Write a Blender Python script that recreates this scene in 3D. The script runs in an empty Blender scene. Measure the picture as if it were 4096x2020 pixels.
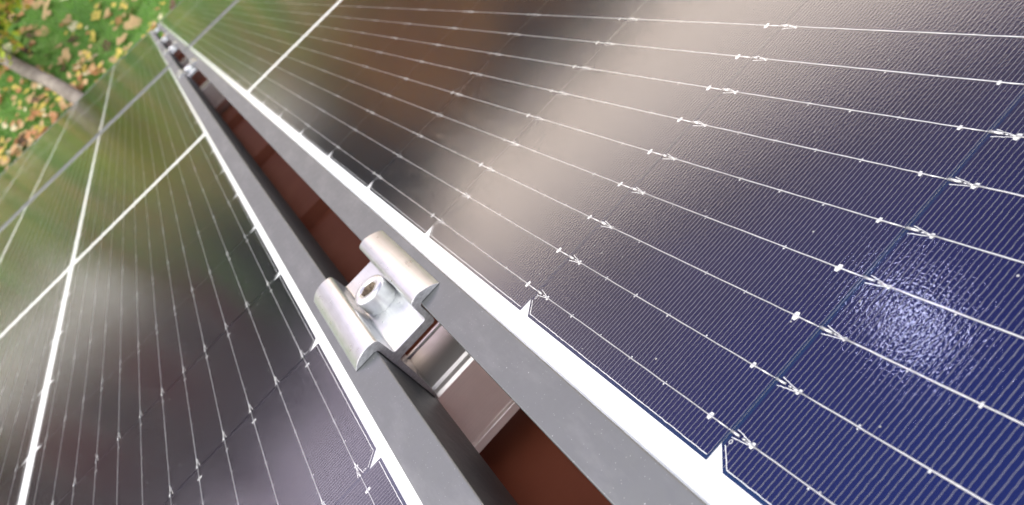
import bpy, math, random
from mathutils import Matrix, Vector, Euler, noise as mnoise
random.seed(7)
C = bpy.context.scene
col = C.collection

# ---------------------------------------------------------------- frames of reference
# The two rows of modules lie in one tilted plane. Lengths in that plane are given in "u" (0.863 mm):
# x across the gap, y down the slope away from the camera, z out of the glass.
S = 0.000863
PITCH = math.radians(25)
M = Matrix.Rotation(-PITCH, 4, 'X')
def up(x, y, z=0.0): return Vector((x*S, y*S, z*S))

# ---------------------------------------------------------------- camera
RC = ((0.6782333937838243, -0.4409760755414151, -0.5878261344617142),
      (0.7280952459134356, 0.29507960378116005, 0.6187126476077597),
      (-0.0993819723811265, -0.8476249926893628, 0.5212054252724629))
cd = bpy.data.cameras.new('camera'); cam = bpy.data.objects.new('camera', cd); col.objects.link(cam)
rot = Matrix(RC).transposed().to_4x4()
cam.matrix_world = M @ Matrix.Translation(up(11.42, -122.44, 160.66)) @ rot
cd.sensor_width = 36; cd.lens = 36*2946.96/4096; cd.clip_start = 0.005; cd.clip_end = 2000
cd.dof.use_dof = True; cd.dof.focus_distance = 0.215; cd.dof.aperture_fstop = cd.lens/1.3; cd.dof.aperture_blades = 0
C.camera = cam

# ---------------------------------------------------------------- light: hazy overcast autumn day
SUN_P = Vector((-0.50, 0.16, 0.85)).normalized()
sd = (M.to_3x3() @ SUN_P).normalized()
SUN_EL = math.asin(sd.z); SUN_AZ = math.atan2(sd.x, sd.y)
w = bpy.data.worlds.new('World'); C.world = w; w.use_nodes = True
nt = w.node_tree; nt.nodes.clear()
def wm(op, a, b=None, c=None, clamp=False):
    x = nt.nodes.new('ShaderNodeMath'); x.operation = op; x.use_clamp = clamp
    for i, v in enumerate((a, b, c)):
        if v is None: continue
        if isinstance(v, (int, float)): x.inputs[i].default_value = v
        else: nt.links.new(v, x.inputs[i])
    return x.outputs[0]
def wstep(v, a, b):
    r = nt.nodes.new('ShaderNodeMapRange'); r.interpolation_type = 'SMOOTHSTEP'; nt.links.new(v, r.inputs[0])
    r.inputs[1].default_value = a; r.inputs[2].default_value = b; return r.outputs[0]
def wmix(f, A, B, mode='MIX'):
    m = nt.nodes.new('ShaderNodeMix'); m.data_type = 'RGBA'; m.blend_type = mode; m.clamp_factor = False
    for i, v in ((0, f), (6, A), (7, B)):
        if isinstance(v, (int, float)): m.inputs[i].default_value = v
        elif isinstance(v, tuple): m.inputs[i].default_value = (*v, 1)
        else: nt.links.new(v, m.inputs[i])
    return m.outputs[2]
out = nt.nodes.new('ShaderNodeOutputWorld'); bg = nt.nodes.new('ShaderNodeBackground'); bg2 = nt.nodes.new('ShaderNodeBackground'); add = nt.nodes.new('ShaderNodeAddShader')
sky = nt.nodes.new('ShaderNodeTexSky'); sky.sky_type = 'NISHITA'; sky.sun_disc = False
sky.sun_elevation = SUN_EL; sky.sun_rotation = SUN_AZ; sky.air_density = 1.3; sky.dust_density = 3.0; sky.ozone_density = 2.0
bg.inputs['Strength'].default_value = 0.05
nt.links.new(sky.outputs[0], bg.inputs['Color'])
# cloud layer: bright near the horizon ahead (thin cloud), heavier and darker higher up
tc = nt.nodes.new('ShaderNodeTexCoord'); sp = nt.nodes.new('ShaderNodeSeparateXYZ'); nt.links.new(tc.outputs['Generated'], sp.inputs[0])
el = wm('MULTIPLY', wm('ARCSINE', sp.outputs[2]), 57.2958); az = wm('MULTIPLY', wm('ARCTAN2', sp.outputs[0], sp.outputs[1]), 57.2958)
mp = nt.nodes.new('ShaderNodeMapping'); mp.inputs['Scale'].default_value = (1.6, 1.6, 6.0); nt.links.new(tc.outputs['Generated'], mp.inputs[0])
cn = nt.nodes.new('ShaderNodeTexNoise'); cn.inputs['Scale'].default_value = 2.2; cn.inputs['Detail'].default_value = 5; cn.inputs['Roughness'].default_value = 0.55; nt.links.new(mp.outputs[0], cn.inputs['Vector'])
cl = wstep(cn.outputs['Fac'], 0.32, 0.68)
hi = wstep(el, 9, 30)
low = wmix(wstep(az, -8, 10), (0.95, 0.78, 1.05), (0.50, 0.34, 0.33))
colr = wmix(hi, low, (0.06, 0.055, 0.15))
colr = wmix(wm('MULTIPLY', cl, 0.55), colr, wmix(1.75, (0, 0, 0), colr))
top = wm('MAXIMUM', wstep(el, 48, 72), wstep(wm('MULTIPLY', az, -1.0), 62, 100))
colr = wmix(top, colr, (1.30, 1.30, 1.27))
band = wm('MULTIPLY', wm('SUBTRACT', 1.0, wstep(wm('SUBTRACT', el, wm('MULTIPLY', az, 0.22)), 2, 11)), wstep(az, -8, 8))
band = wm('MULTIPLY', band, wm('SUBTRACT', 1.0, wm('MULTIPLY', wstep(az, 50, 90), 0.8)))
colr = wmix(band, colr, (2.45, 2.02, 1.74))
# bright spot added to the sky to make the glint on the glass
vd = nt.nodes.new('ShaderNodeVectorMath'); vd.operation = 'DOT_PRODUCT'; nt.links.new(tc.outputs['Generated'], vd.inputs[0])
hd = (M.to_3x3() @ Vector((0.35, 0.51, 0.79)).normalized()); vd.inputs[1].default_value = hd
glint_spot = wstep(vd.outputs['Value'], math.cos(math.radians(1.9)), math.cos(math.radians(0.9)))
colr = wmix(glint_spot, colr, (9.5, 9.8, 15.0))
nt.links.new(colr, bg2.inputs['Color']); bg2.inputs['Strength'].default_value = 1.0
nt.links.new(bg.outputs[0], add.inputs[0]); nt.links.new(bg2.outputs[0], add.inputs[1]); nt.links.new(add.outputs[0], out.inputs['Surface'])
sl = bpy.data.lights.new('sun', 'SUN'); sun = bpy.data.objects.new('sun', sl); col.objects.link(sun)
sl.energy = 1.5; sl.angle = math.radians(12); sl.color = (1.0, 0.96, 0.9)
sun.rotation_euler = sd.to_track_quat('Z', 'Y').to_euler()
sun.location = (0, 0, 30)
C.view_settings.view_transform = 'Standard'; C.view_settings.look = 'None'
C.view_settings.exposure = 1.1; C.view_settings.gamma = 1
C.render.engine = 'CYCLES'
C.cycles.max_bounces = 8; C.cycles.transparent_max_bounces = 12

# ---------------------------------------------------------------- materials
def mat(name):
    m = bpy.data.materials.new(name); m.use_nodes = True
    n = m.node_tree; b = n.nodes['Principled BSDF']; return m, n, b
def N(n, t, **k):
    x = n.nodes.new(t)
    for a, v in k.items(): setattr(x, a, v)
    return x
def L(n, a, b): n.links.new(a, b)
def mth(n, op, a, b=None, c=None, clamp=False):
    x = n.nodes.new('ShaderNodeMath'); x.operation = op; x.use_clamp = clamp
    for i, v in enumerate((a, b, c)):
        if v is None: continue
        if isinstance(v, (int, float)): x.inputs[i].default_value = v
        else: n.links.new(v, x.inputs[i])
    return x.outputs[0]
def ramp(n, fac, stops, interp='LINEAR'):
    r = N(n, 'ShaderNodeValToRGB'); r.color_ramp.interpolation = interp
    e = r.color_ramp.elements
    while len(e) < len(stops): e.new(0.5)
    for i, (p, c) in enumerate(stops):
        e[i].position = p; e[i].color = (*c, 1) if len(c) == 3 else c
    L(n, fac, r.inputs[0]); return r.outputs[0]
def coords(n, scale=(1, 1, 1)):
    t = N(n, 'ShaderNodeTexCoord'); mp = N(n, 'ShaderNodeMapping'); mp.inputs['Scale'].default_value = scale
    L(n, t.outputs['Object'], mp.inputs[0]); return mp.outputs[0]
def noise(n, vec, scale, detail=3, rough=0.5):
    x = N(n, 'ShaderNodeTexNoise'); x.inputs['Scale'].default_value = scale; x.inputs['Detail'].default_value = detail
    x.inputs['Roughness'].default_value = rough
    if vec is not None: L(n, vec, x.inputs['Vector'])
    return x.outputs['Fac']
def bump(n, h, dist, strength=1.0):
    b = N(n, 'ShaderNodeBump'); b.inputs['Distance'].default_value = dist; b.inputs['Strength'].default_value = strength
    L(n, h, b.inputs['Height']); return b.outputs[0]

def metal(name, base, rough, streak=None, sdist=2e-5, spots=0.0, var=0.15, metallic=1.0, grain=0.0, cstreak=False):
    m, n, b = mat(name)
    b.inputs['Metallic'].default_value = metallic; b.inputs['Roughness'].default_value = rough
    v = coords(n)
    f = noise(n, v, 90, 5, 0.6)
    lo = tuple(c*(1-var) for c in base); hi = tuple(min(1, c*(1+var)) for c in base)
    if cstreak: f = mth(n, 'ADD', mth(n, 'MULTIPLY', f, 0.45), mth(n, 'MULTIPLY', noise(n, coords(n, tuple(q*.55 for q in streak)), 1.0, 4, 0.6), 0.55))
    c = ramp(n, f, [(0.3, lo), (0.7, hi)])
    L(n, c, b.inputs['Base Color'])
    r = N(n, 'ShaderNodeMapRange'); L(n, noise(n, v, 300, 4), r.inputs[0])
    r.inputs[3].default_value = rough*0.8; r.inputs[4].default_value = rough*1.25
    L(n, r.outputs[0], b.inputs['Roughness'])
    hs = None
    if streak:
        hs = noise(n, coords(n, streak), 1.0, 4, 0.6)
    if grain:
        g = noise(n, v, 5200, 2)
        hs = g if hs is None else mth(n, 'ADD', hs, mth(n, 'MULTIPLY', g, grain))
    if hs is not None: L(n, bump(n, hs, sdist), b.inputs['Normal'])
    return m

M_frame = metal('black_anodised_frame', (0.128, 0.137, 0.136), 0.50, grain=1.0, sdist=0.8e-5, var=0.03, metallic=0.95)
def dusty(m):
    n = m.node_tree; b = n.nodes['Principled BSDF']; b.inputs['Specular IOR Level'].default_value = 0.9
    b.inputs['Coat Weight'].default_value = 0.45; b.inputs['Coat Roughness'].default_value = 0.5; b.inputs['Coat IOR'].default_value = 1.65
    t = N(n, 'ShaderNodeTexCoord'); src = b.inputs['Base Color'].links[0].from_socket
    for sc, th, amt in ((1.4, .12, .22), (4.5, .05, .45)):
        v = N(n, 'ShaderNodeTexVoronoi', feature='F1'); v.inputs['Scale'].default_value = 1/(sc*S); L(n, t.outputs['Object'], v.inputs['Vector'])
        se = N(n, 'ShaderNodeSeparateColor'); L(n, v.outputs['Color'], se.inputs[0])
        f = mth(n, 'MULTIPLY', mth(n, 'MULTIPLY', mth(n, 'LESS_THAN', v.outputs['Distance'], th), mth(n, 'GREATER_THAN', se.outputs[0], .5)), amt)
        x = N(n, 'ShaderNodeMix', data_type='RGBA'); L(n, f, x.inputs[0]); L(n, src, x.inputs[6]); x.inputs[7].default_value = (0.7, 0.7, 0.68, 1); src = x.outputs[2]
    # faint handling smears
    f = ramp(n, noise(n, coords(n, (22, 6, 22)), 4, 5, .65), [(.5, (0, 0, 0)), (.75, (1, 1, 1))])
    x = N(n, 'ShaderNodeMix', data_type='RGBA'); L(n, mth(n, 'MULTIPLY', f, .18), x.inputs[0]); L(n, src, x.inputs[6]); x.inputs[7].default_value = (0.42, 0.42, 0.41, 1)
    L(n, x.outputs[2], b.inputs['Base Color'])
dusty(M_frame)
M_alu = metal('bright_aluminium', (0.60, 0.615, 0.625), 0.29, cstreak=True, metallic=0.88, streak=(2600, 14, 2600), sdist=1.1e-5, var=0.12)
M_cut = metal('sawn_aluminium', (0.38, 0.38, 0.39), 0.42, cstreak=True, metallic=0.6, streak=(900, 400, 3500), sdist=1.6e-4, var=0.5)
M_rail = metal('extruded_rail', (0.90, 0.83, 0.80), 0.32, cstreak=True, metallic=0.5, streak=(9, 2600, 2600), sdist=3e-5, var=0.08)
M_bolt = metal('steel_bolt', (0.60, 0.60, 0.59), 0.30, metallic=0.85, grain=0.6, streak=(700, 700, 700), sdist=3e-5, var=0.15)
M_ribbon = metal('tinned_wire', (0.93, 0.93, 0.92), 0.38, streak=(900, 700, 900), sdist=6e-5, var=0.05, metallic=0.72)

def m_print():
    m, n, b = mat('silver_print'); b.inputs['Base Color'].default_value = (0.85, 0.85, 0.83, 1)
    b.inputs['Metallic'].default_value = 0.3; b.inputs['Roughness'].default_value = 0.5; return m
M_print = m_print()

def m_back():
    m, n, b = mat('white_backsheet'); v = coords(n)
    L(n, ramp(n, noise(n, v, 60, 3), [(0.3, (0.80, 0.81, 0.81)), (0.7, (0.84, 0.84, 0.84))]), b.inputs['Base Color'])
    b.inputs['Roughness'].default_value = 0.6; return m
M_back = m_back()

WP = 18.01           # wire pitch
XM = 10.0            # cell edge to first wire
CW = 217.9           # cell width
CH = 105.8           # half-cell height
FP = 1.585           # finger pitch
def m_cell():
    m, n, b = mat('silicon_cell')
    t = N(n, 'ShaderNodeTexCoord'); sx = N(n, 'ShaderNodeSeparateXYZ'); L(n, t.outputs['Object'], sx.inputs[0])
    X = mth(n, 'DIVIDE', sx.outputs[0], S); Y = mth(n, 'DIVIDE', sx.outputs[1], S)
    # little steps in the printed fingers
    idx = mth(n, 'FLOOR', mth(n, 'DIVIDE', Y, FP))
    cx = N(n, 'ShaderNodeCombineXYZ'); L(n, mth(n, 'MULTIPLY', X, 0.55), cx.inputs[0]); L(n, mth(n, 'MULTIPLY', idx, 0.31), cx.inputs[1])
    nz = N(n, 'ShaderNodeTexNoise'); nz.inputs['Scale'].default_value = 1.0; nz.inputs['Detail'].default_value = 1.5; L(n, cx.outputs[0], nz.inputs['Vector'])
    wob = mth(n, 'MULTIPLY', mth(n, 'SUBTRACT', nz.outputs['Fac'], 0.5), 0.42)
    Yw = mth(n, 'ADD', Y, wob)
    d = mth(n, 'ABSOLUTE', mth(n, 'SUBTRACT', mth(n, 'FRACT', mth(n, 'DIVIDE', Yw, FP)), 0.5))   # 0 at the line
    wid = mth(n, 'ADD', 0.020, mth(n, 'MULTIPLY', nz.outputs['Fac'], 0.04))
    line = mth(n, 'SUBTRACT', 1.0, mth(n, 'SMOOTHSTEP', d, 0.0, 1.0)) if False else None
    mr = N(n, 'ShaderNodeMapRange', interpolation_type='SMOOTHSTEP'); L(n, mth(n, 'SUBTRACT', d, wid), mr.inputs[0])
    mr.inputs[1].default_value = -0.03; mr.inputs[2].default_value = 0.03; mr.inputs[3].default_value = 1; mr.inputs[4].default_value = 0
    line = mr.outputs[0]
    # limits of the print: side margins, ends, chamfers
    xl = mth(n, 'SUBTRACT', X, 1.3); xr = mth(n, 'SUBTRACT', CW-1.3, X)
    side = mth(n, 'MINIMUM', xl, xr)
    yt = mth(n, 'SUBTRACT', CH-1.0, Y); yb = mth(n, 'SUBTRACT', Y, 0.45)
    ch = mth(n, 'MULTIPLY', mth(n, 'SUBTRACT', mth(n, 'ADD', side, yt), 4.2), 0.7)
    inn = mth(n, 'MINIMUM', mth(n, 'MINIMUM', side, ch), mth(n, 'MINIMUM', yt, yb))
    inside = mth(n, 'GREATER_THAN', inn, 0.0)
    # gap in the fingers inside the forked wire pad at the chamfered end
    xw = mth(n, 'ABSOLUTE', mth(n, 'SUBTRACT', mth(n, 'MULTIPLY', mth(n, 'FRACT', mth(n, 'DIVIDE', mth(n, 'SUBTRACT', X, XM-WP/2), WP)), WP), WP/2))
    fk = mth(n, 'MULTIPLY', mth(n, 'SUBTRACT', 7.4, mth(n, 'SUBTRACT', CH, Y)), 1.3/6.2)
    fork = mth(n, 'GREATER_THAN', xw, fk)
    mask = mth(n, 'MULTIPLY', mth(n, 'MULTIPLY', line, inside), fork)
    var = noise(n, None, 9, 2); n.nodes[-1].inputs
    vn = N(n, 'ShaderNodeTexNoise'); vn.inputs['Scale'].default_value = 1/(40*S); vn.inputs['Detail'].default_value = 2; L(n, t.outputs['Object'], vn.inputs['Vector'])
    # the nitride coating looks blue seen steeply and nearly black seen flat
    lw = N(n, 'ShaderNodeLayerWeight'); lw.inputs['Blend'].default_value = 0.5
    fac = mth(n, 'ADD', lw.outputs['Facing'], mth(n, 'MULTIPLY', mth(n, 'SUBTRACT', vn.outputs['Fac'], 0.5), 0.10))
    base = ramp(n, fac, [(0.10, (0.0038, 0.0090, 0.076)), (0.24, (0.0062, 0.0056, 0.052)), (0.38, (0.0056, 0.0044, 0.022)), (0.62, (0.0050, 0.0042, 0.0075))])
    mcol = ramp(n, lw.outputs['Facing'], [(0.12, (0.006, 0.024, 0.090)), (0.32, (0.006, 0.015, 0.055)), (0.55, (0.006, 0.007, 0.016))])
    # bare silicon margin outside the print is a lighter blue
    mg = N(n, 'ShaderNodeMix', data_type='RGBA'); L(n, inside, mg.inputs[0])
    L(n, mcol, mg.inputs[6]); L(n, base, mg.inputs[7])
    mx = N(n, 'ShaderNodeMix', data_type='RGBA'); L(n, mask, mx.inputs[0]); L(n, mg.outputs[2], mx.inputs[6]); mx.inputs[7].default_value = (0.27, 0.27, 0.29, 1)
    L(n, mx.outputs[2], b.inputs['Base Color'])
    b.inputs['Roughness'].default_value = 0.5; b.inputs['Specular IOR Level'].default_value = 0.0
    return m
M_cell = m_cell()

def m_glass():
    m = bpy.data.materials.new('textured_solar_glass'); m.use_nodes = True; n = m.node_tree; n.nodes.clear()
    o = N(n, 'ShaderNodeOutputMaterial'); mix = N(n, 'ShaderNodeMixShader'); tr = N(n, 'ShaderNodeBsdfTransparent'); gl = N(n, 'ShaderNodeBsdfGlossy')
    fr = N(n, 'ShaderNodeFresnel'); fr.inputs['IOR'].default_value = 1.5
    t = N(n, 'ShaderNodeTexCoord')
    a = N(n, 'ShaderNodeTexNoise'); a.inputs['Scale'].default_value = 1/(0.75*S); a.inputs['Detail'].default_value = 1.0; L(n, t.outputs['Object'], a.inputs['Vector'])
    vo = N(n, 'ShaderNodeTexVoronoi', feature='SMOOTH_F1'); vo.inputs['Scale'].default_value = 1/(0.72*S); L(n, t.outputs['Object'], vo.inputs['Vector'])
    c = N(n, 'ShaderNodeTexNoise'); c.inputs['Scale'].default_value = 1/(26*S); c.inputs['Detail'].default_value = 1.0; L(n, t.outputs['Object'], c.inputs['Vector'])
    h = mth(n, 'ADD', mth(n, 'MULTIPLY', a.outputs['Fac'], 0.25), mth(n, 'MULTIPLY', vo.outputs['Distance'], 0.75))
    h = mth(n, 'ADD', h, mth(n, 'MULTIPLY', c.outputs['Fac'], 0.45))
    bp = bump(n, h, 3.9e-5)
    L(n, bp, gl.inputs['Normal']); L(n, bp, fr.inputs['Normal'])
    gl.inputs['Roughness'].default_value = 0.085; gl.inputs['Color'].default_value = (1, 1, 1, 1)
    L(n, fr.outputs[0], mix.inputs[0]); L(n, tr.outputs[0], mix.inputs[1]); L(n, gl.outputs[0], mix.inputs[2])
    # sparse dust
    v2 = N(n, 'ShaderNodeTexVoronoi', feature='F1'); v2.inputs['Scale'].default_value = 1/(7.0*S); L(n, t.outputs['Object'], v2.inputs['Vector'])
    sp = mth(n, 'LESS_THAN', v2.outputs['Distance'], 0.05)
    sel = N(n, 'ShaderNodeSeparateColor'); L(n, v2.outputs['Color'], sel.inputs[0])
    sp = mth(n, 'MULTIPLY', sp, mth(n, 'GREATER_THAN', sel.outputs[0], 0.45))
    df = N(n, 'ShaderNodeBsdfDiffuse'); df.inputs['Color'].default_value = (0.5, 0.5, 0.48, 1)
    m2 = N(n, 'ShaderNodeMixShader'); L(n, mth(n, 'MULTIPLY', sp, 0.55), m2.inputs[0]); L(n, mix.outputs[0], m2.inputs[1]); L(n, df.outputs[0], m2.inputs[2])
    L(n, m2.outputs[0], o.inputs['Surface'])
    return m
M_glass = m_glass()

def simple(name, stops, scale, rough=0.8, bd=None, bs=None, detail=5, spec=0.3, sc=(1, 1, 1)):
    m, n, b = mat(name); v = coords(n, sc)
    L(n, ramp(n, noise(n, v, scale, detail, 0.6), stops), b.inputs['Base Color'])
    b.inputs['Roughness'].default_value = rough; b.inputs['Specular IOR Level'].default_value = spec
    if bd: L(n, bump(n, noise(n, v, bs or scale*3, 4), bd), b.inputs['Normal'])
    return m
M_roof = simple('red_brown_coated_sheet', [(0.3, (0.23, 0.064, 0.035)), (0.7, (0.30, 0.095, 0.055))], 14, 0.55, 3e-5, 3000, spec=0.15)
M_bark = simple('bark', [(0.3, (0.12, 0.10, 0.08)), (0.65, (0.23, 0.20, 0.165))], 9, 0.9, 0.01, 40)
M_trunk = simple('tree_bark', [(0.3, (0.05, 0.035, 0.025)), (0.7, (0.12, 0.09, 0.07))], 6, 0.9, 0.02, 20)
M_wall = simple('house_render', [(0.3, (0.55, 0.50, 0.42)), (0.7, (0.62, 0.57, 0.49))], 3, 0.85)
M_stone = simple('pale_reflection_stone', [(0.3, (0.70, 0.66, 0.60)), (0.7, (0.80, 0.77, 0.72))], 5, 0.8)

def m_lawn():
    m, n, b = mat('lawn'); v = coords(n)
    c1 = ramp(n, noise(n, v, 2.6, 6, 0.65), [(0.30, (0.07, 0.16, 0.04)), (0.52, (0.13, 0.24, 0.06)), (0.72, (0.24, 0.32, 0.10))])
    L(n, c1, b.inputs['Base Color']); b.inputs['Roughness'].default_value = 0.9; b.inputs['Specular IOR Level'].default_value = 0.1
    L(n, bump(n, noise(n, v, 60, 4, 0.7), 0.03), b.inputs['Normal']); return m
M_lawn = m_lawn()
def leafmat(name, colr, trans=0.35):
    m, n, b = mat(name); oi = N(n, 'ShaderNodeTexCoord')
    f = noise(n, oi.outputs['Object'], 9, 2)
    L(n, ramp(n, f, [(0.3, tuple(c*0.75 for c in colr)), (0.7, tuple(min(1, c*1.25) for c in colr))]), b.inputs['Base Color'])
    b.inputs['Roughness'].default_value = 0.6; b.inputs['Specular IOR Level'].default_value = 0.2
    tl = N(n, 'ShaderNodeBsdfTranslucent'); tl.inputs[0].default_value = (*[min(1, c*1.5) for c in colr], 1)
    mx = N(n, 'ShaderNodeMixShader'); mx.inputs[0].default_value = trans
    L(n, b.outputs[0], mx.inputs[1]); L(n, tl.outputs[0], mx.inputs[2]); L(n, mx.outputs[0], n.nodes['Material Output'].inputs['Surface']); return m
LM = {k: leafmat('leaf_'+k, c) for k, c in dict(tan=(0.46, 0.31, 0.16), orange=(0.42, 0.20, 0.09), yellow=(0.50, 0.39, 0.09), pale=(0.55, 0.50, 0.32),
      lime=(0.34, 0.42, 0.04), green=(0.05, 0.12, 0.02), dark=(0.022, 0.045, 0.018), olive=(0.10, 0.12, 0.03), rust=(0.16, 0.07, 0.025), brown=(0.10, 0.06, 0.035), amber=(0.52, 0.27, 0.05)).items()}
M_grass = leafmat('grass_blades', (0.15, 0.31, 0.06), 0.25)

# ---------------------------------------------------------------- mesh helpers
class MB:
    def __init__(s): s.v = []; s.f = []; s.mi = []
    def add(s, vs, fs, mi=0):
        o = len(s.v); s.v += [tuple(x) for x in vs]; s.f += [tuple(i+o for i in f) for f in fs]; s.mi += [mi]*len(fs)
    def box(s, a, b, mi=0):
        (x0, y0, z0), (x1, y1, z1) = a, b
        s.add([(x0,y0,z0),(x1,y0,z0),(x1,y1,z0),(x0,y1,z0),(x0,y0,z1),(x1,y0,z1),(x1,y1,z1),(x0,y1,z1)],
              [(0,3,2,1),(4,5,6,7),(0,1,5,4),(1,2,6,5),(2,3,7,6),(3,0,4,7)], mi)
    def tube(s, pts, rad, n=6, mi=0, cap=True):
        rings = []
        for i, p in enumerate(pts):
            p = Vector(p); a = Vector(pts[max(0, i-1)]); b = Vector(pts[min(len(pts)-1, i+1)])
            d = (b-a).normalized(); u = d.orthogonal().normalized() if abs(d.z) > .9 else Vector((0,0,1)).cross(d).normalized(); v = d.cross(u)
            r = rad[i] if isinstance(rad, (list, tuple)) else rad
            rings.append([p+u*math.cos(t)*r+v*math.sin(t)*r for t in (2*math.pi*k/n for k in range(n))])
        vs = [q for r in rings for q in r]; fs = []
        for i in range(len(pts)-1):
            for k in range(n): fs.append((i*n+k, i*n+(k+1) % n, (i+1)*n+(k+1) % n, (i+1)*n+k))
        if cap: fs += [tuple(range(n))[::-1], tuple((len(pts)-1)*n+k for k in range(n))]
        s.add(vs, fs, mi)
    def quad(s, c, u, v, mi=0): s.add([c-u-v, c+u-v, c+u+v, c-u+v], [(0,1,2,3)], mi)
    def build(s, name, mats, parent=None, smooth=False, scale=1.0):
        me = bpy.data.meshes.new(name)
        me.from_pydata([(x*scale, y*scale, z*scale) for x, y, z in s.v], [], s.f)
        for m in (mats if isinstance(mats, (list, tuple)) else [mats]): me.materials.append(m)
        for p, mi in zip(me.polygons, s.mi): p.material_index = mi; p.use_smooth = smooth
        me.update()
        o = bpy.data.objects.new(name, me); col.objects.link(o)
        if parent: o.parent = parent
        return o
def tag(o, label=None, cat=None, group=None, kind=None):
    if label: o['label'] = label
    if cat: o['category'] = cat
    if group: o['group'] = group
    if kind: o['kind'] = kind
    return o
def empty(name, mw):
    o = bpy.data.objects.new(name, None); col.objects.link(o); o.matrix_world = mw; o.empty_display_size = 0.05; return o
def bevel(o, wid, seg=2, ang=40):
    b = o.modifiers.new('b', 'BEVEL'); b.width = wid; b.segments = seg; b.limit_method = 'ANGLE'; b.angle_limit = math.radians(ang)
    b.harden_normals = True
    for p in o.data.polygons: p.use_smooth = True
def inst(o, parent, loc, rz=0):
    c = o.copy(); col.objects.link(c); c.parent = parent; c.location = loc; c.rotation_euler = (0, 0, rz); return c

# ---------------------------------------------------------------- solar modules
FW = 16.7; FH = 43.0; ZT = 1.8
HALF = 990.0; MLEN = 2*HALF                 # module half length / length, centre at bar centre
ROWS = 9; PITCHY = 106.0
def cell_mesh():
    b = MB()
    c = 6.0
    b.add([(0,0,0),(CW,0,0),(CW,CH-c,0),(CW-c,CH,0),(c,CH,0),(0,CH-c,0)], [(0,1,2,3,4,5)], 0)
    z = 0.03
    def strip(p, q, w_):
        p = Vector((*p, z)); q = Vector((*q, z)); d = (q-p).normalized(); s_ = Vector((-d.y, d.x, 0))*w_
        b.add([p-s_, q-s_, q+s_, p+s_], [(0,1,2,3)], 1)
    def ragged(p, q, w_, n=10):
        p = Vector(p); q = Vector(q)
        for i in range(n):
            a = p.lerp(q, i/n); e = p.lerp(q, (i+1)/n); j = random.uniform(-.07, .07)
            d = (q-p).normalized(); s_ = Vector((-d.y, d.x))*j
            strip(a+s_, e+s_, w_*random.uniform(.8, 1.25))
    i = 1.3
    ragged((i, 0.95), (i, CH-c-0.3), .11, 60); ragged((CW-i, 0.95), (CW-i, CH-c-0.3), .11, 60)
    ragged((i, CH-c-0.3), (c+0.1, CH-i), .11, 4); ragged((CW-i, CH-c-0.3), (CW-c-0.1, CH-i), .11, 4)
    for k in range(12):
        x = XM+k*WP
        if x > CW-2: break
        # pads, in order from the plain end to the chamfered end
        def star(y, s_=1.0):
            s_ *= random.uniform(.65, 1.2)
            b.add([(x-.35*s_, y-.9*s_, z*2), (x+.35*s_, y-.9*s_, z*2), (x+.35*s_, y+.9*s_, z*2), (x-.35*s_, y+.9*s_, z*2)], [(0,1,2,3)], 1)
            for dx in (-1, 1):
                yy = y+random.uniform(-.25, .25)
                b.add([(x+dx*.35*s_, yy-.75*s_, z*1.5), (x+dx*1.25*s_, yy-.45*s_, z*1.5), (x+dx*1.15*s_, yy+.55*s_, z*1.5), (x+dx*.35*s_, yy+.8*s_, z*1.5)], [(0,1,2,3) if dx > 0 else (3,2,1,0)], 1)
        star(8.1, 1.0); star(CH-7.5, .85)
        for y in (27.5, 45.0, 62.6, 80.2):
            for dx in (-1, 1):
                yy = y+random.uniform(-.3, .3); s_ = random.uniform(.15, .34)*(1 if random.random() < .75 else .2); xx = x+dx*.5
                b.add([(xx-s_*.9, yy-s_, z*1.6), (xx+s_*.9, yy-s_*.9, z*1.6), (xx+s_, yy+s_, z*1.6), (xx-s_, yy+s_, z*1.6)], [(0,1,2,3)], 1)
        for dx in (-1, 1): ragged((x+dx*1.35, CH-1.2), (x+dx*.2, CH-7.2), .12, 7)
    # small registration ring near one chamfer
    for sx in (7.6, CW-7.6):
        for a in range(12):
            t0 = a*math.pi/6; t1 = (a+1)*math.pi/6
            strip((sx+.62*math.cos(t0), CH-1.9+.42*math.sin(t0)), (sx+.62*math.cos(t1), CH-1.9+.42*math.sin(t1)), .09)
    return b
def ribbon_mesh():
    # one collector wire over the whole module; local x = 0, y measured from the module centre
    b = MB()
    def seg(y0, y1, r, z=0.25, n=5, j=0.05):
        k = max(2, int((y1-y0)/4)); pts = []; rr = []
        for i in range(k+1):
            y = y0+(y1-y0)*i/k; pts.append((random.uniform(-j, j), y, z+random.uniform(-.02, .02))); rr.append(r*random.uniform(.85, 1.15))
        b.tube(pts, rr, n)
    for base in (9.0, -9.0-ROWS*PITCHY):
        for r in range(ROWS):
            y = base+r*PITCHY
            seg(y+1.2, y+PITCHY-7.2, .22)
            if r < ROWS-0:
                e = y+PITCHY
                g1 = random.uniform(-.5, .5); g2 = random.uniform(-.9, .6)
                seg(e-7.4, e-5.4+g1, .24); seg(e-5.1+g1, e-4.2+g1, random.uniform(.18, .3)); seg(e-3.4+g2, e-0.25, random.uniform(.34, .5), .42)
                seg(e+0.15, e+1.2, .14)
    return b
cell0 = None; rib0 = None; VAR_C = []; VAR_R = []
BACKM = None
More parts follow.
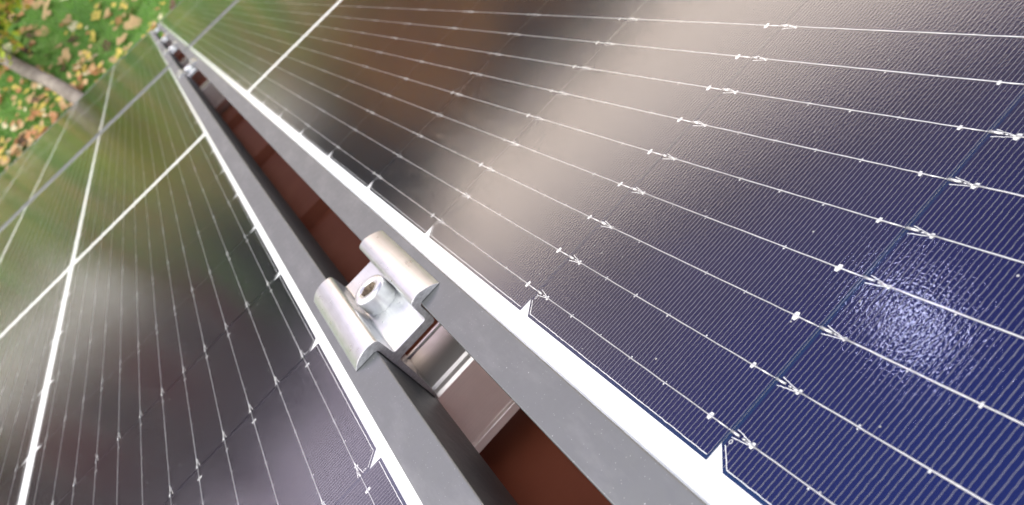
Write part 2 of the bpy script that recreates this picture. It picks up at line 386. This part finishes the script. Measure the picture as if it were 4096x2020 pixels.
def make_module(cx, cy, turn, mx_, label, names):
    """cx, cy: centre in u; mx_: border from outer edge to first cell (before turning)"""
    global cell0, rib0
    G = 8.8
    wid = 2*mx_+6*CW+5*G; hw = wid/2
    root = empty('solar_panel', M @ Matrix.Translation(up(cx, cy, 0)) @ Matrix.Rotation(math.pi if turn else 0, 4, 'Z'))
    tag(root, label, 'solar panel', 'framed solar panels mounted in two rows on the roof')
    # frame: four mitred hollow bars
    b = MB()
    o = [(-hw,-HALF),(hw,-HALF),(hw,HALF),(-hw,HALF)]; ii = [(-hw+FW,-HALF+FW),(hw-FW,-HALF+FW),(hw-FW,HALF-FW),(-hw+FW,HALF-FW)]
    t2 = [(-hw+2.2,-HALF+2.2),(hw-2.2,-HALF+2.2),(hw-2.2,HALF-2.2),(-hw+2.2,HALF-2.2)]
    vs = [(x,y,ZT) for x,y in o]+[(x,y,ZT) for x,y in ii]+[(x,y,ZT-FH) for x,y in o]+[(x,y,1.05) for x,y in ii]+[(x,y,ZT-FH) for x,y in t2]+[(x,y,-1.5) for x,y in t2]+[(x,y,-1.5) for x,y in ii]
    fs = []
    for k in range(4):
        j = (k+1) % 4
        fs += [(k,j,4+j,4+k), (8+k,8+j,j,k), (4+k,4+j,12+j,12+k), (8+j,8+k,16+k,16+j), (16+k,20+k,20+j,16+j)[::-1], (20+k,24+k,24+j,20+j)]
    b.add(vs, fs)
    fr = b.build('frame', M_frame, root, scale=S); bevel(fr, 0.75*S, 2)
    b = MB(); b.box((-hw+2.4,-HALF+2.4,-1.3), (hw-2.4,HALF-2.4,-0.25)); bk = b.build('backsheet', M_back, root, scale=S)
    b = MB(); e = FW-1.5; b.add([(-hw+e,-HALF+e,0.95),(hw-e,-HALF+e,0.95),(hw-e,HALF-e,0.95),(-hw+e,HALF-e,0.95)], [(0,1,2,3)]); b.build('glass_pane', M_glass, root, scale=S)
    if cell0 is None:
        cell0 = cell_mesh().build('cell', [M_cell, M_print], root, scale=S); rib0 = ribbon_mesh().build('ribbon', M_ribbon, root, smooth=True, scale=S)
        first = True
        for _ in range(4):
            t1 = cell_mesh().build('cell', [M_cell, M_print], None, scale=S); VAR_C.append(t1.data); bpy.data.objects.remove(t1)
            t2_ = ribbon_mesh().build('ribbon', M_ribbon, None, smooth=True, scale=S); VAR_R.append(t2_.data); bpy.data.objects.remove(t2_)
    else: first = False
    spots = []
    for c_ in range(6):
        x = -hw+mx_+c_*(CW+G)
        for h in (0, 1):
            for r in range(ROWS):
                y = (9.0 if h else -9.0-ROWS*PITCHY)+r*PITCHY+0.1
                spots.append((x, y))
    camp = (M @ up(11.4, -122.4, 160)).xyz
    spots.sort(key=lambda p: (root.matrix_world @ up(p[0]+CW/2, p[1]+CH/2) - camp).length)
    for k, (x, y) in enumerate(spots[:100]):
        if first and k == 0: cell0.location = up(x, y); continue
        inst(cell0, root, up(x, y)).data = random.choice(VAR_C)
    rest = MB()
    for x, y in spots[100:]:
        src = cell0.data; base = len(rest.v)
        rest.v += [(v.co.x/S+x, v.co.y/S+y, v.co.z/S) for v in src.vertices]
        rest.f += [tuple(i+base for i in p.vertices) for p in src.polygons]; rest.mi += [p.material_index for p in src.polygons]
    tag(rest.build('cell', [M_cell, M_print], root, scale=S), kind='stuff')
    for c_ in range(6):
        for k in range(12):
            loc = up(-hw+mx_+c_*(CW+G)+XM+k*WP, 0)
            if first and c_ == 0 and k == 0: rib0.location = loc; continue
            inst(rib0, root, loc).data = random.choice(VAR_R)
    return wid, root
W1 = 2*25.1+6*CW+5*8.8; W2 = 2*21.9+6*CW+5*8.8
CY1 = 857.0; GAPY = 18.0
make_module(0.1+W1/2, CY1, False, 25.1, 'near solar panel right of the gap, navy cells in sharp focus', 0)
make_module(-27.8-W2/2, CY1+2.2, True, 21.9, 'near solar panel left of the gap, cell columns divided by a white stripe', 0)
make_module(0.1+W1/2, CY1+MLEN+GAPY, False, 25.1, 'far solar panel right of the gap, blurred strip of glass at the lawn edge', 0)
make_module(-27.8-W2/2, CY1+2.2+MLEN+GAPY, True, 21.9, 'far solar panel left of the gap, blurred greenish glass bordering the leafy lawn', 0)

# ---------------------------------------------------------------- rails
def rail(yn, label):
    prof = [(0,-43.2),(1.4,-41.7),(3.2,-41.4),(4.3,-43.0),(6.5,-43.0),(7.5,-41.4),(9,-41.2),(37,-41.2),(40,-41.3),(40.6,-42.3),(42,-42.3),(42.6,-41.4),(44.8,-41.4),(46,-42.6),(46,-84.5),(0,-84.5),(0,-79.2),(2.6,-79.0),(2.6,-76.9),(0,-76.7)]
    b = MB(); n = len(prof); x0, x1 = -1480, 1440
    xs = [x0, -700, -200, -60, 30, 200, 700, x1]
    vs = [(x, p[0], p[1]) for x in xs for p in prof]
    fs = [(i*n+k, i*n+(k+1) % n, (i+1)*n+(k+1) % n, (i+1)*n+k) for i in range(len(xs)-1) for k in range(n)]
    fs += [tuple(range(n))[::-1], tuple((len(xs)-1)*n+k for k in range(n))]
    b.add(vs, fs)
    o = b.build('mounting_rail', M_rail, scale=S); o.matrix_world = M @ Matrix.Translation(up(0, yn, 0))
    bevel(o, 0.35*S, 2, 30)
    tag(o, label, 'rail', 'aluminium mounting rails crossing under the panels')
    # feet carrying the rail on the roof sheet
    for x in (-1100, -400, 420, 1120):
        f = MB(); f.box((x-20, 2, -110), (x+20, 44, -107)); f.box((x-16, 10, -107), (x+16, 36, -84.6)); f.build('foot', M_rail, o, scale=S)
rail(168, 'silver rail with streaked face crossing the gap directly below the nearest clamp')
rail(1500, 'blurred lavender-grey rail crossing the gap beside the second clamp')
rail(2178, 'blurred pale rail crossing the gap just beyond the cross joint of the panels')
rail(3500, 'farthest blurred rail crossing the gap close to the lawn')

# ---------------------------------------------------------------- clamps and bolts
def catmull(P, k=3):
    out_ = []
    for i in range(len(P)-1):
        p0 = P[max(0, i-1)]; p1 = P[i]; p2 = P[i+1]; p3 = P[min(len(P)-1, i+2)]
        for j in range(k):
            t = j/k
            out_.append(tuple(.5*((2*p1[a])+(-p0[a]+p2[a])*t+(2*p0[a]-5*p1[a]+4*p2[a]-p3[a])*t*t+(-p0[a]+3*p1[a]-3*p2[a]+p3[a])*t**3) for a in (0, 1)))
    out_.append(P[-1]); return out_
def clamp_mesh():
    top = catmull([(-40.3,1.95),(-38.6,3.4),(-35.6,5.1),(-32,6.0),(-28.5,6.1),(-25.6,5.5)])
    top += [(-24.5,4.6),(-24.1,3.6),(-23.7,-4.6),(-23.2,-5.3),(-22.4,-5.5),(-5.0,-5.5),(-4.2,-5.3),(-3.8,-4.7),(-3.3,3.9),(-2.9,4.8)]
    top += catmull([(-1.6,5.6),(2,6.2),(6,5.3),(9.8,3.7),(12.3,1.95)])
    low = [(11.0,1.86),(1.4,1.86),(-0.1,1.2),(-0.6,0.4),(-0.7,-7.8),(-1.4,-9.3),(-2.6,-9.8),(-23.4,-9.8),(-24.4,-10.8),(-24.6,-20),(-25.2,-30),(-26.2,-37),(-27.1,-40.6),(-27.5,-39.5),(-27.4,0.4),(-27.9,1.2),(-28.9,1.86),(-39.2,1.86)]
    return top+low
def clamp(yn, label, full=True):
    root = empty('mid_clamp', M @ Matrix.Translation(up(-13.8, yn, -5.5)))
    tag(root, label, 'clamp', 'aluminium mid clamps bridging the gap between panels')
    P = [(x+13.8, z+5.5) for x, z in clamp_mesh()]
    n = len(P); LN = 86.0; ys = [0, 20, 43, 66, LN]
    b = MB(); vs = [(x, y, z) for y in ys for x, z in P]
    fs = [(i*n+(k+1) % n, i*n+k, (i+1)*n+k, (i+1)*n+(k+1) % n) for i in range(len(ys)-1) for k in range(n)]
    b.add(vs, fs, 0)
    # sawn ends
    b.add([(x, 0, z) for x, z in P], [tuple(range(n))], 1); b.add([(x, LN, z) for x, z in P], [tuple(range(n))[::-1]], 1)
    o = b.build('clamp_body', [M_alu, M_cut], root, scale=S)
    import bmesh
    bm = bmesh.new(); bm.from_mesh(o.data); bmesh.ops.remove_doubles(bm, verts=bm.verts, dist=1e-6)
    ends = [f for f in bm.faces if len(f.verts) > 6]; bmesh.ops.triangulate(bm, faces=ends); bmesh.ops.recalc_face_normals(bm, faces=bm.faces)
    bm.to_mesh(o.data); bm.free(); bevel(o, 0.22*S, 2, 50)
    # bolt: socket cap screw
    b = MB(); r = 9.2; H = 10.6; K = 36
    ang = [2*math.pi*(k+.5)/K for k in range(K)]
    def ring(rr, z): return [(rr*math.cos(a), rr*math.sin(a), z) for a in ang]
    def hexr(z, ap):
        q = []
        for a in ang:
            t = ((a+0.35) % (math.pi/3))-math.pi/6; rr = ap/math.cos(t); q.append((rr*math.cos(a), rr*math.sin(a), z))
        return q
    rings = [ring(r, 0.05), ring(r, H-1.6), ring(r-.35, H-.7), ring(r-1.1, H-.15), ring(r-1.8, H), ring(5.6, H), hexr(H-.45, 4.35), hexr(H-.8, 4.2), hexr(H-6, 4.15)]
    vs = [p for q in rings for p in q]
    fs = [(i*K+k, i*K+(k+1) % K, (i+1)*K+(k+1) % K, (i+1)*K+k) for i in range(len(rings)-1) for k in range(K)]
    b.add(vs, fs[:7*K]); b.add(vs, fs[7*K:], 1)  # socket walls take the dark grit colour to stand for shade in the recess
    bt = b.build('bolt', [M_bolt, socket_dirt_shade], root, smooth=True, scale=S); bt.location = up(0.6, 43, 0)
    for p in bt.data.polygons:
        if p.index >= 6*K: p.use_smooth = False
    d = MB(); d.add(hexr(H-5.9, 4.14), [tuple(range(K))]); db = d.build('socket_floor', socket_dirt_shade, bt, scale=S)
    return root
socket_dirt_shade = simple('socket_grit_shade', [(0.35, (0.10, 0.075, 0.055)), (0.6, (0.34, 0.27, 0.2))], 900, 0.8, 1e-4, 1500)
clamp(162.9, 'nearest silver mid clamp in sharp focus with a hex socket bolt')
clamp(1482, 'second silver mid clamp along the gap, blurred, before the cross joint')
clamp(2160, 'third mid clamp along the gap, a blurred bright spot just past the cross joint')
clamp(2700, 'fourth mid clamp along the gap, a small blurred spot before the far end')
clamp(3482, 'farthest mid clamp, at the corner of the panels next to the lawn')

# ---------------------------------------------------------------- house
house = empty('house', M @ Matrix.Translation(up(0, 0, -110)))
tag(house, 'house whose red brown sheet metal roof shows through the gap between the panels', 'house')
b = MB(); xs = []
x = -3400
prof = []
while x < 3400:
    prof += [(x, 0), (x+250, 0), (x+262, 14), (x+284, 14), (x+296, 0)]; x += 300
ys = []
for q in range(-10, 12): ys += [(q*350-45, 0), (q*350-39, 14)]
ys += [(4050, 0)]
n = len(prof)
# crest lines of the sheet are kept away from the open gap
vs = [(p[0]+270, y, p[1]+zz) for y, zz in ys for p in prof]
fs = [(i*n+k, i*n+k+1, (i+1)*n+k+1, (i+1)*n+k) for i in range(len(ys)-1) for k in range(n-1)]
b.add(vs, fs); rf = b.build('roof', M_roof, house, scale=S)
so = rf.modifiers.new('s', 'SOLIDIFY'); so.thickness = 0.002
b = MB(); b.tube([(-3300,4110,-45),(3400,4110,-45)], 60, 12); b.build('gutter', M_roof, house, smooth=True, scale=S)
hw_ = MB(); hw_.box((-2.6, -2.8, -3.6), (2.7, 2.6, -1.55)); ho = hw_.build('wall', M_wall); ho.parent = house; ho.matrix_parent_inverse = house.matrix_world.inverted()

# ---------------------------------------------------------------- garden
GZ = -3.6
def ground(name, m, x0, y0, x1, y1, n, amp, z=GZ, skirt=False):
    b = MB(); vs = []
    for j in range(n+1):
        for i in range(n+1):
            x = x0+(x1-x0)*i/n; y = y0+(y1-y0)*j/n
            vs.append((x, y, z+amp*mnoise.noise(Vector((x*.25, y*.25, 0)))))
    b.add(vs, [(j*(n+1)+i, j*(n+1)+i+1, (j+1)*(n+1)+i+1, (j+1)*(n+1)+i) for j in range(n) for i in range(n)])
    return b.build(name, m, smooth=True)
tag(ground('lawn', M_lawn, -300, -300, 300, 300, 8, 0), kind='structure')
# grass blades over the visible part of the lawn
b = MB()
for _ in range(26000):
    x = random.uniform(-3.2, 1.2); y = random.uniform(6.2, 10.8); h = random.uniform(.03, .075); a = random.uniform(0, 6.28); r = .006
    dx, dy = math.cos(a)*r, math.sin(a)*r; lx, ly = random.uniform(-.03, .03), random.uniform(-.03, .03)
    b.add([(x-dx, y-dy, GZ), (x+dx, y+dy, GZ), (x+lx, y+ly, GZ+h)], [(0,1,2)])
tag(b.build('grass', M_grass), kind='stuff')
def leafquad(b, c, size, mi, flat=True):
    a = random.uniform(0, 6.28); tilt = random.uniform(0, .45) if flat else random.uniform(0, 1.5)
    e = Euler((tilt, random.uniform(-.4, .4) if flat else random.uniform(-1, 1), a)).to_matrix()
    pts = [(0,-1,0),(.55,-.55,.12),(.95,-.1,.2),(.5,.25,.05),(.45,.8,.12),(0,1.05,0),(-.45,.8,.12),(-.5,.25,.05),(-.95,-.1,.2),(-.55,-.55,.12)]
    s_ = size*.5
    b.add([c+e @ Vector((p[0]*s_, p[1]*s_, p[2]*s_)) for p in pts]+[c], [(10,i,(i+1) % 10) for i in range(10)], mi)
kinds = ['tan', 'orange', 'yellow', 'pale', 'brown']
b = MB()
def leafdens(x, y):
    # carpet in the near part of the lawn, sparse towards the far right
    q = (8.1-y)*.85 + (-x-.85)*.5 + 1.1*mnoise.noise(Vector((x*2.6, y*2.6, 3)))
    return max(.02, min(1, q))
for _ in range(5200):
    x = random.uniform(-3.2, 1.2); y = random.uniform(6.0, 11.0)
    if random.random() > leafdens(x, y): continue
    mi = random.choices(range(5), [6, 2.6, 4, 2, .3])[0]
    leafquad(b, Vector((x, y, GZ+random.uniform(.04, .085))), random.uniform(.05, .095), mi)
for _ in range(9000):
    x = random.gauss(0.5, 7); y = random.gauss(13.5, 3.2)
    leafquad(b, Vector((x, y, GZ+random.uniform(.01, .04))), random.uniform(.10, .20), random.choices(range(5), [3, 3, 1.2, .8, 3])[0])
tag(b.build('fallen_leaves', [LM[k] for k in kinds]), kind='stuff')
# log
b = MB(); pts = []; rr = []
A = Vector((-1.83, 11.0, GZ+.07)); B_ = Vector((-0.81, 6.2, GZ+.07))
for i in range(25):
    t = i/24; p = A.lerp(B_, t); p.x += .03*mnoise.noise(Vector((t*5, 0, 0))); p.z += .01*mnoise.noise(Vector((t*8, 3, 0))); pts.append(p-A); rr.append(.068*(1+.1*mnoise.noise(Vector((t*11, 7, 0)))))
b.tube(pts, rr, 14); lg = b.build('log', M_bark, smooth=True); lg.location = A
tag(lg, 'long grey brown log lying across the leafy lawn, running in under the far panel', 'log')

def crown_tree(name, base, H_, R_, mats_, wts, label, group, nleaf, lsz, trunk_r=.18, low=.25, cat='tree'):
    root = empty(name, Matrix.Translation(base)); tag(root, label, cat, group)
    t = MB(); pts = [(0,0,0)]; rr = [trunk_r]
    for i in range(1, 7):
        q = i/6; pts.append((.15*math.sin(q*3+base[0])*q, .15*math.cos(q*2)*q, H_*.85*q)); rr.append(trunk_r*(1-.8*q))
    t.tube(pts, rr, 8)
    clumps = []
    for _ in range(16):
        a = random.uniform(0, 6.28); q = random.uniform(low, .98); prof_ = math.sin(math.pi*min(1, max(.08, (q-low)/(1-low)*.85+.12)))
        rr_ = R_*prof_*random.uniform(.45, .95); c = Vector((math.cos(a)*rr_, math.sin(a)*rr_, H_*q)); clumps.append(c)
        s0 = Vector((0, 0, max(.2, H_*q*.62))); t.tube([s0, s0.lerp(c, .5)+Vector((0,0,.1)), c], [trunk_r*.35, trunk_r*.22, .02], 5)
    tr = t.build('trunk', M_trunk, root, smooth=True)
    k_ = MB()
    for i in range(nleaf):
        c = random.choice(clumps); v = Vector((random.gauss(0, 1), random.gauss(0, 1), random.gauss(0, .75)))*R_*.24
        p = c+v
        if p.z < .05: continue
        mi = random.choices(range(len(mats_)), wts)[0]
        u_ = Vector((random.uniform(-1,1), random.uniform(-1,1), random.uniform(-1,1))).normalized()*lsz*random.uniform(.6, 1.2)
        w__ = u_.cross(Vector((random.uniform(-1,1), random.uniform(-1,1), random.uniform(-1,1))).normalized())
        k_.add([p-u_, p+w__*.6, p+u_, p-w__*.6], [(0,1,2,3)], mi)
    k_.build('crown', [LM[m_] for m_ in mats_], root)
crown_tree('shrub', (-1.12, 8.55, GZ), 1.0, .5, ['lime', 'yellow', 'green', 'orange'], [7, 2, 1.5, 1], 'yellow green leafy shrub on the lawn in the top left corner', None, 1500, .05, .03, .35, 'shrub')
tcols = [(['rust', 'brown', 'olive'], [5, 3, 2], 'rust coloured'), (['dark', 'olive', 'green'], [6, 2, 1], 'dark green'), (['olive', 'green', 'yellow'], [4, 3, 1], 'olive green'), (['brown', 'dark', 'rust'], [4, 4, 2], 'dark brown')]
spots = [(-20, 15, 5.4, 2), (-17, 19, 5.6, 1), (-2.6, 20.5, 4.2, 1), (-0.6, 19.5, 4.0, 3), (1.6, 19, 4.0, 1), (5.4, 18, 3.4, 3), (9.5, 19, 3.3, 1), (14, 18, 3.2, 3), (19, 16, 3.3, 2), (25, 15, 3.5, 1)]
words = ['first', 'second', 'third', 'fourth', 'fifth', 'sixth', 'seventh', 'eighth', 'ninth', 'tenth']
for i, (x, y, h, k) in enumerate(spots):
    crown_tree('garden_tree', (x, y, GZ), h, h*.5, tcols[k][0], tcols[k][1], '%s garden tree beyond the lawn, %s from the left in the row' % (tcols[k][2], words[i]), 'trees beyond the lawn', 1900, .16, low=.1)
for i, (x, y, h, lab) in enumerate([(2.9, 13.6, 2.25, 'orange autumn bush in front of the garden trees, nearest to the house'), (5.8, 14.4, 2.1, 'orange autumn bush in front of the garden trees, right of the middle'), (9.9, 13.2, 1.7, 'orange autumn bush in front of the garden trees, farthest right')]):
    crown_tree('garden_bush', (x, y, GZ), h, h*.85, ['amber', 'orange', 'rust'], [6, 2, 1], lab, 'autumn bushes beyond the lawn', 2800, .11, .05, .1, 'bush')
b = MB(); b.box((-1.9, -1.5, 0), (1.9, 1.5, .05)); o = b.build('pale_reflection_slab', M_stone); o.location = (-5.8, 14.6, GZ); tag(o, kind='structure')  # unseen pale slab added for the whitish reflection in the left glass
hb = MB()
for _ in range(26000):
    x = random.uniform(0.2, 26); fr_ = random.random(); hh = 3.15+.075*max(0, min(10, x-1))+.2*mnoise.noise(Vector((x*.5, 0, 0)))
    if fr_ < .55: p = Vector((x, 16.6+random.uniform(-.12, .1), GZ+random.uniform(0, hh)))
    else: p = Vector((x, 16.6+random.uniform(0, 1.5), GZ+hh+random.uniform(-.12, .05)))
    u_ = Vector((random.uniform(-1,1), random.uniform(-1,1), random.uniform(-1,1))).normalized()*random.uniform(.08, .16)
    v_ = u_.cross(Vector((random.uniform(-1,1), random.uniform(-1,1), random.uniform(-1,1))).normalized())*.7
    hb.add([p-u_, p+v_, p+u_, p-v_], [(0,1,2,3)], random.choices((0, 1, 2), (6, 2, 1))[0])
hg = empty('hedge', Matrix.Translation((13, 17.4, GZ))); tag(hg, 'tall dark clipped hedge behind the autumn bushes, unseen, added to edge the reflected bright sky', 'hedge')  # unseen, added to give the reflected bright sky a crisp lower edge
ho_ = hb.build('foliage', [LM['dark'], LM['brown'], LM['olive']]); ho_.parent = hg; ho_.matrix_parent_inverse = hg.matrix_world.inverted()
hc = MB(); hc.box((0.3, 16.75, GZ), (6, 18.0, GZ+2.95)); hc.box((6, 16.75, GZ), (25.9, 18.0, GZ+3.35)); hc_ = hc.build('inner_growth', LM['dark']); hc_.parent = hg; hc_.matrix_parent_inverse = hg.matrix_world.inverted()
b = MB(); b.box((-.5, -2.2, 0), (.5, 2.2, .04)); o = b.build('pale_reflection_strip', M_stone); o.location = (0.6, 15.2, GZ); o.rotation_euler.z = -.35; tag(o, kind='structure')  # unseen pale strip added for a whitish streak in the reflections
# neighbouring brick house, unseen, added for its brown reflection in the glass
M_brick = simple('brick', [(0.3, (0.17, 0.07, 0.065)), (0.7, (0.26, 0.115, 0.105))], 2.5, 0.9, 0.004, 60)
M_slate = simple('roof_tiles', [(0.3, (0.07, 0.055, 0.06)), (0.7, (0.11, 0.085, 0.09))], 3, 0.8)
M_pane = simple('dark_window', [(0.3, (0.03, 0.035, 0.04)), (0.7, (0.05, 0.055, 0.06))], 3, 0.1, spec=0.5)
M_white = simple('white_paint', [(0.3, (0.7, 0.7, 0.68)), (0.7, (0.8, 0.8, 0.78))], 3, 0.5)
bh = empty('added_brick_house', Matrix.Translation((-8.6, 18.5, GZ)) @ Matrix.Rotation(.3, 4, 'Z') @ Matrix.Diagonal((1, 1, .8, 1))); tag(bh, 'red brick neighbouring house with a dark gable roof, unseen, added for its brown reflection', 'house')
b = MB(); b.box((-5, 0, 0), (5, 7, 3.9)); b.add([(-5,0,3.9),(-5,7,3.9),(-5,3.5,6.3),(5,0,3.9),(5,7,3.9),(5,3.5,6.3)], [(0,2,1),(3,4,5)]); b.build('wall', M_brick, bh)
b = MB()
for sgn in (0, 1):
    y0, y1 = (-.5, 3.5) if sgn == 0 else (7.5, 3.5)
    b.add([(-5.4,y0,3.6),(5.4,y0,3.6),(5.4,y1,6.45),(-5.4,y1,6.45),(-5.4,y0,3.75),(5.4,y0,3.75),(5.4,y1,6.6),(-5.4,y1,6.6)], [(0,1,2,3),(4,7,6,5),(0,4,5,1),(3,2,6,7),(0,3,7,4),(1,5,6,2)])
rfh = b.build('roof', M_slate, bh)
b = MB(); b.box((1.6, 3.0, 5.8), (2.3, 3.9, 7.6)); b.build('chimney', M_brick, rfh)
for wx in (-3.6, -1.2, 1.2, 3.6):
    b = MB(); b.box((wx-.6, -.03, 1.1), (wx+.6, .05, 2.5)); wf = b.build('window', M_white, bh)
    b = MB(); b.box((wx-.5, -.05, 1.2), (wx+.5, .0, 2.4)); b.build('pane', M_pane, wf)
